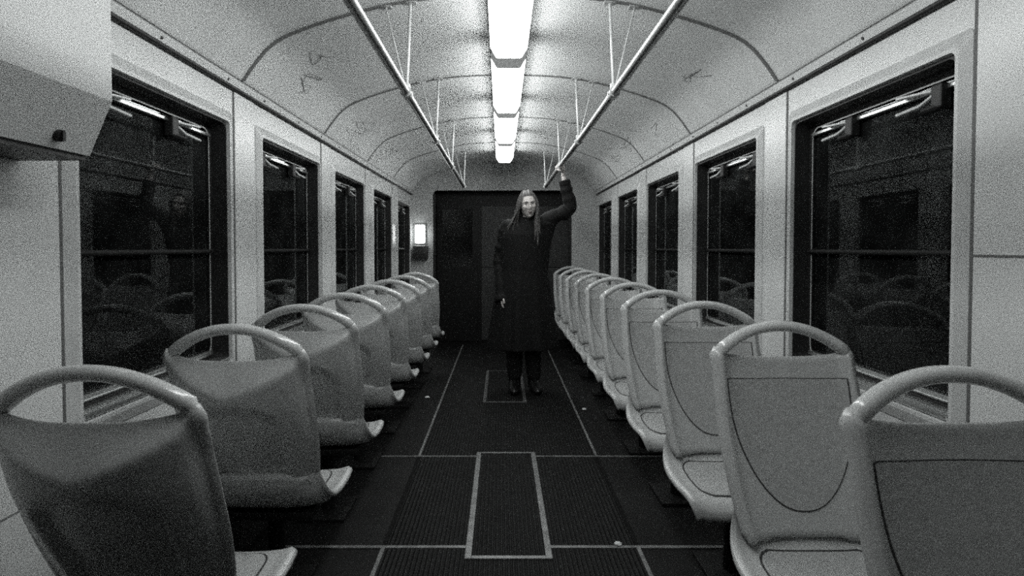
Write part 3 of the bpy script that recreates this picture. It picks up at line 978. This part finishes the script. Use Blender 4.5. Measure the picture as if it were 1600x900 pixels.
for off, ln in ((-0.033, 0.92), (-0.011, 1.0), (0.011, 0.96), (0.032, 0.82)):
    ch = []
    for a_ in (35, 75, 115, 155, 195, 215):
        a = math.radians(20 + (a_ - 20) * ln)
        ch.append(Vector((RAIL.x + r_ * math.cos(a), pe.y, RZ + r_ * math.sin(a))) - pe)
    fing.append((off, ch))
hand(body, WR_L, pe, Vector((0, 1, 0)), Vector((1, 0, 0)), fing,
     [WR_L.lerp(pe, 0.35) + Vector((0, -0.022, 0)), Vector((RAIL.x + 0.026, yh - 0.050, RZ - 0.016)), Vector((RAIL.x + 0.008, yh - 0.056, RZ - 0.029)), Vector((RAIL.x - 0.014, yh - 0.048, RZ - 0.027)), Vector((RAIL.x - 0.026, yh - 0.044, RZ - 0.018))])
pe = WR_R + Vector((0.004, -0.022, -0.088))
dn = Vector((0.02, -0.25, -1)).normalized()
fing = []
for off, ln in ((-0.032, 0.068), (-0.011, 0.078), (0.011, 0.072), (0.031, 0.056)):
    fing.append((off, [Vector((0, 0, 0)), dn * ln * 0.45 + Vector((0.002, 0, 0)), dn * ln * 0.78 + Vector((0.010, 0.006, 0)), dn * ln * 0.98 + Vector((0.022, 0.014, 0))]))
hand(body, WR_R, pe, Vector((0, 1, -0.2)).normalized(), Vector((1, 0, 0)), fing,
     [WR_R.lerp(pe, 0.2) + Vector((0.0, -0.020, 0)), WR_R.lerp(pe, 0.55) + Vector((0.012, -0.042, 0)), WR_R.lerp(pe, 0.9) + Vector((0.018, -0.052, 0)), WR_R.lerp(pe, 1.2) + Vector((0.022, -0.050, 0))])
body_o = remesh(body, 0.0032, 1).build('body', M_SKIN, person, smooth=True, angle=80)

# eyes, brows, lips ----------------------------------------------------
for s_ in (-1, 1):
    d = Vector((s_ * 0.36, -0.93, 0.035)).normalized()
    c = head_world(head_pt(d) + Vector((0, 0.0025, 0)))
    rows = []
    for i in range(9):
        th = PI * i / 8
        rows.append([c + HROT @ Vector((0.0140 * math.sin(th) * math.cos(2 * PI * j / 12), 0.0065 * math.sin(th) * math.sin(2 * PI * j / 12), 0.0068 * math.cos(th))) for j in range(12)])
    eo = MB().grid(rows, close=True).build('eye', M_SCLERA, person, smooth=True)
    c2 = c + HROT @ Vector((s_ * -0.0015, -0.0052, 0.0005))
    rows = [[c2 + HROT @ Vector((0.0056 * math.sin(PI * i / 6) * math.cos(2 * PI * j / 12), 0.0022 * math.sin(PI * i / 6) * math.sin(2 * PI * j / 12), 0.0052 * math.cos(PI * i / 6))) for j in range(12)] for i in range(7)]
    MB().grid(rows, close=True).build('iris', M_EYE, eo, smooth=True)
    lid = []
    for i in range(9):
        t = -1 + 2 * i / 8
        lid.append(c + HROT @ Vector((0.0142 * t, -0.0035 + 0.004 * t * t, 0.0062 * (1 - t * t) - 0.001)))
    MB().tube(lid, [0.001 + 0.0016 * (1 - (2 * i / 8 - 1) ** 2) for i in range(9)], 6).build('eyelash', M_HAIR, person, smooth=True)
    br = []
    for i in range(9):
        t = i / 8
        d = Vector((s_ * (0.15 + 0.42 * t), -0.92, 0.165 + 0.06 * math.sin(PI * t * 0.7))).normalized()
        br.append(head_world(head_pt(d) + Vector((0, -0.0005, 0))))
    MB().tube(br, [0.0012, 0.0024, 0.0030, 0.0031, 0.0030, 0.0028, 0.0024, 0.0018, 0.0008], 6).build('eyebrow', M_HAIR, person, smooth=True)
lp_ = MB()
for z0 in (-0.500, -0.575):
    pts = []
    for i in range(11):
        t = -1 + 2 * i / 10
        d = Vector((t * 0.22, -0.84, z0 * 1.0 + (0.02 if z0 > -0.55 else 0.03) * t * t)).normalized()
        pts.append(head_world(head_pt(d) + Vector((0, -0.0006, 0))))
    lp_.tube(pts, [0.0012 + 0.0042 * (1 - (2 * i / 10 - 1) ** 2) for i in range(11)], 6, ry=0.0025)
lp_.build('lips', M_LIP, person, smooth=True)

# hair -----------------------------------------------------------------
hm = MB()
rows = []
for i in range(31):                    # cap over crown, sides and back
    row = []
    for j in range(65):
        ph = -PI / 2 + 2 * PI * j / 64
        face = max(0, -math.sin(ph))
        tmax = 1.95 - 1.04 * sstep(0.50, 0.86, face)
        th = tmax * i / 30
        d = Vector((math.sin(th) * math.cos(ph), math.sin(th) * math.sin(ph), math.cos(th)))
        q = head_pt(d)
        sc = 1.085 + 0.015 * math.sin(ph * 23 + th * 2) - 0.05 * sstep(0.85, 1, i / 30) + 0.02 * math.sin(ph * 9)
        row.append(head_world(Vector((q.x * sc, q.y * sc + 0.002, q.z * (sc + 0.01)))))
    rows.append(row)
hm.grid(rows)
rnd = random.Random(11)
def bez(p, t):
    a = [x.copy() for x in p]
    while len(a) > 1: a = [u.lerp(v_, t) for u, v_ in zip(a, a[1:])]
    return a[0]
def lock(p, r0, flat=0.6):
    K = 16
    pts = [bez(p, i / (K - 1)) for i in range(K)]
    amp = rnd.uniform(0.002, 0.006); ph = rnd.uniform(0, 6)
    pts = [q + Vector((amp * math.sin(ph + 9 * i / K) * i / K, amp * math.cos(ph + 7 * i / K) * i / K, 0)) for i, q in enumerate(pts)]
    hm.tube(pts, [r0 * (0.6 + 0.8 * math.sin(PI * min(0.95, 0.1 + i / K * 0.9))) for i in range(K - 1)] + [0.001], 6, ry=[r0 * flat] * (K - 1) + [0.001])
for k_ in range(120):
    side = -1 if k_ % 2 == 0 else 1
    back = rnd.random()
    a = PI * (1.5 - 0.30) if side < 0 else PI * (1.5 + 0.30)
    ph = a - (0.02 + back * 0.62) * PI if side < 0 else a + (0.02 + back * 0.62) * PI
    th = rnd.uniform(0.35, 0.9)
    st_ = head_world(head_pt((math.sin(th) * math.cos(ph), math.sin(th) * math.sin(ph), math.cos(th))) * 1.07)
    e_ = head_world(head_pt((math.cos(ph), math.sin(ph), -0.05)) * 1.13 + Vector((0, 0, 0)))
    if side < 0:     # hair to the viewer's left falls wide over the shoulder
        tip = L_(0.035 + rnd.uniform(-0.045, 0.07), PD - 0.085 + 0.10 * back + rnd.uniform(-.02, .02), 1.40 + rnd.uniform(-0.10, 0.07))
        mid = L_(0.098 + rnd.uniform(-0.02, 0.02), PD - 0.08 + 0.10 * back, 1.535)
    else:
        tip = L_(0.262 + rnd.uniform(-0.03, 0.03), PD - 0.11 + 0.12 * back, 1.34 + rnd.uniform(-0.10, 0.06))
        mid = L_(0.262 + rnd.uniform(-0.01, 0.01), PD - 0.10 + 0.12 * back, 1.53)
    lock([st_, e_ + Vector((side * 0.004, 0, 0.02)), e_ + Vector((side * 0.006, 0, -0.03)), mid, tip], rnd.uniform(0.006, 0.0105))
hm.build('hair', M_HAIR, person, smooth=True, angle=70)

# coat -----------------------------------------------------------------
ct = MB()
def coat_ring(cx, cy, z, rx, ry, fold, n=64, tilt=0.0):
    out = []
    for j in range(n):
        a = 2 * PI * j / n
        k_ = 1 + fold * (0.5 * math.sin(7 * a + 1.3) + 0.35 * math.sin(11 * a + z * 2) + 0.25 * math.sin(17 * a))
        out.append(L_(cx + rx * k_ * math.cos(a), PD + cy + ry * k_ * math.sin(a), z + tilt * math.cos(a)))
    return out
levels = [(0.170, -0.010, 1.555, 0.064, 0.060, 0, .0), (0.168, -0.008, 1.530, 0.072, 0.066, 0, .0), (0.164, 0.000, 1.512, 0.100, 0.078, 0, .006), (0.160, 0.005, 1.480, 0.145, 0.098, 0, 0.016), (0.158, 0.008, 1.430, 0.186, 0.118, 0, 0.014),
          (0.156, 0.010, 1.36, 0.205, 0.135, .01, 0), (0.152, 0.015, 1.20, 0.200, 0.140, .02, 0), (0.150, 0.02, 1.05, 0.205, 0.145, .03, 0),
          (0.146, 0.02, 0.90, 0.232, 0.160, .05, 0), (0.142, 0.025, 0.70, 0.262, 0.180, .07, 0), (0.138, 0.03, 0.52, 0.285, 0.198, .085, 0), (0.136, 0.03, 0.38, 0.298, 0.208, .095, 0)]
rows = [coat_ring(*l[:6], tilt=l[6]) for l in levels]
o_ = len(ct.v)
ct.grid(rows, close=True)
ct.f.append(tuple(range(o_, o_ + 64)))
ct.f.append(tuple(range(o_ + 64 * (len(rows) - 1), o_ + 64 * len(rows))))
def sleeve(pts, rad, seed):
    K = 40
    out, rr = [], []
    for i in range(K):
        t = i / (K - 1)
        out.append(bez(pts, t) if len(pts) == 3 else pts[0])
    return out
def path(ps, n=14):
    out = []
    for i in range(len(ps) - 1):
        p0, p1, p2, p3 = ps[max(i - 1, 0)], ps[i], ps[i + 1], ps[min(i + 2, len(ps) - 1)]
        for k_ in range(n):
            t = k_ / n
            out.append(0.5 * ((2 * p1) + (p2 - p0) * t + (2 * p0 - 5 * p1 + 4 * p2 - p3) * t * t + (3 * p1 - p0 - 3 * p2 + p3) * t ** 3))
    out.append(ps[-1])
    return out
def add_sleeve(ps, r0, r1, cuff, seed):
    pts = path(ps)
    K = len(pts)
    rad = []
    for i in range(K):
        t = i / (K - 1)
        w = 0.0055 * math.sin(t * 38 + seed) * math.exp(-((t - 0.5) / 0.22) ** 2) + 0.003 * math.sin(t * 61 + seed * 2)
        rad.append(r0 + (r1 - r0) * t + w + (0.006 if t > 0.95 else 0))
    ct.tube(pts, rad, 20, ry=[r * 0.96 for r in rad])
add_sleeve([SH_L + Vector((-0.06, 0.01, -0.02)), SH_L + Vector((0.0, 0, -0.005)), SH_L.lerp(EL_L, 0.5) + Vector((0, 0, -0.012)), EL_L + Vector((0.012, 0, -0.012)), EL_L.lerp(WR_L, 0.5) + Vector((0.006, 0, 0)), EL_L.lerp(WR_L, 0.84)], 0.076, 0.046, 0, 1.0)
add_sleeve([SH_R + Vector((0.05, 0.0, 0.0)), SH_R + Vector((0.0, 0, -0.01)), SH_R.lerp(EL_R, 0.5), EL_R, EL_R.lerp(WR_R, 0.5), EL_R.lerp(WR_R, 1.34)], 0.072, 0.048, 0, 2.5)
# cloth hanging from the raised arm to the side of the coat
ct.tube(path([L_(0.36, PD + 0.0, 1.47), L_(0.345, PD + 0.01, 1.40), L_(0.325, PD + 0.015, 1.25), L_(0.31, PD + 0.02, 1.0)]), [0.085 - 0.035 * i / 42 for i in range(43)], 16)
coat = remesh(ct, 0.0075, 2).build('coat', M_COAT, person, smooth=True, angle=80)
cl = MB()          # turned-up collar, lapels and front edge
rf, rr = [], []
for i in range(25):
    a = math.radians(-60 - 0) + (2 * PI - math.radians(60)) * i / 24 - math.radians(0)
    a = math.radians(-62) + math.radians(304) * i / 24
    ca, sa = math.cos(a), math.sin(a)
    k_ = 1 - 0.35 * (abs(i - 12) / 12) ** 3
    rf.append([L_(0.169 + 0.088 * ca, PD - 0.008 + 0.082 * sa, 1.500), L_(0.170 + 0.084 * ca, PD - 0.012 + 0.080 * sa, 1.500 + 0.048 * k_), L_(0.170 + 0.092 * ca, PD - 0.012 + 0.086 * sa, 1.500 + 0.070 * k_)])
    rr.append([p + Vector((ca * 0.012, sa * 0.012, -0.004)) for p in rf[-1]])
cl.shell(rf, rr, 0.3)
cl.build('collar', M_COAT, coat, smooth=True, angle=60)
# trousers and boots over the legs
for hk, kk_, ak, tk in (('hr', 'kr', 'ar', 'tr'), ('hl', 'kl', 'al', 'tl')):
    pts = path([N[hk][0], N[kk_][0], N[ak][0] + Vector((0, 0, 0.03))], 10)
    MB().tube(pts, [0.10 - 0.038 * i / 20 for i in range(21)], 18).build('trouser_leg', M_TROUSER, person, smooth=True)
    A, T = N[ak][0], N[tk][0]
    bt = MB()
    dr = Vector((T.x - A.x, T.y - A.y, 0)).normalized()
    base = Vector((A.x, A.y, 0))
    pr = [(-0.062, 0.020, 0.030), (-0.045, 0.055, 0.038), (0.0, 0.072, 0.044), (0.06, 0.062, 0.046), (0.12, 0.045, 0.049), (0.17, 0.034, 0.044), (0.198, 0.026, 0.030), (0.207, 0.020, 0.012)]
    bt.tube([base + dr * q[0] + Vector((0, 0, q[1] * 0.95 + 0.004)) for q in pr], [q[1] * 0.95 for q in pr], 18, ry=[q[2] for q in pr], up=(0, 0, 1))
    bt.tube([base + Vector((0, 0, 0.03)), base + Vector((0, 0.002, 0.10)), base + Vector((0, 0.0, 0.20))], [0.052, 0.054, 0.060], 18)
    bo = remesh(bt, 0.006, 2)
    bo.v = [(x, y, max(0.006, z)) for x, y, z in bo.v]
    bo.build('boot', M_BOOT, person, smooth=True, angle=60)
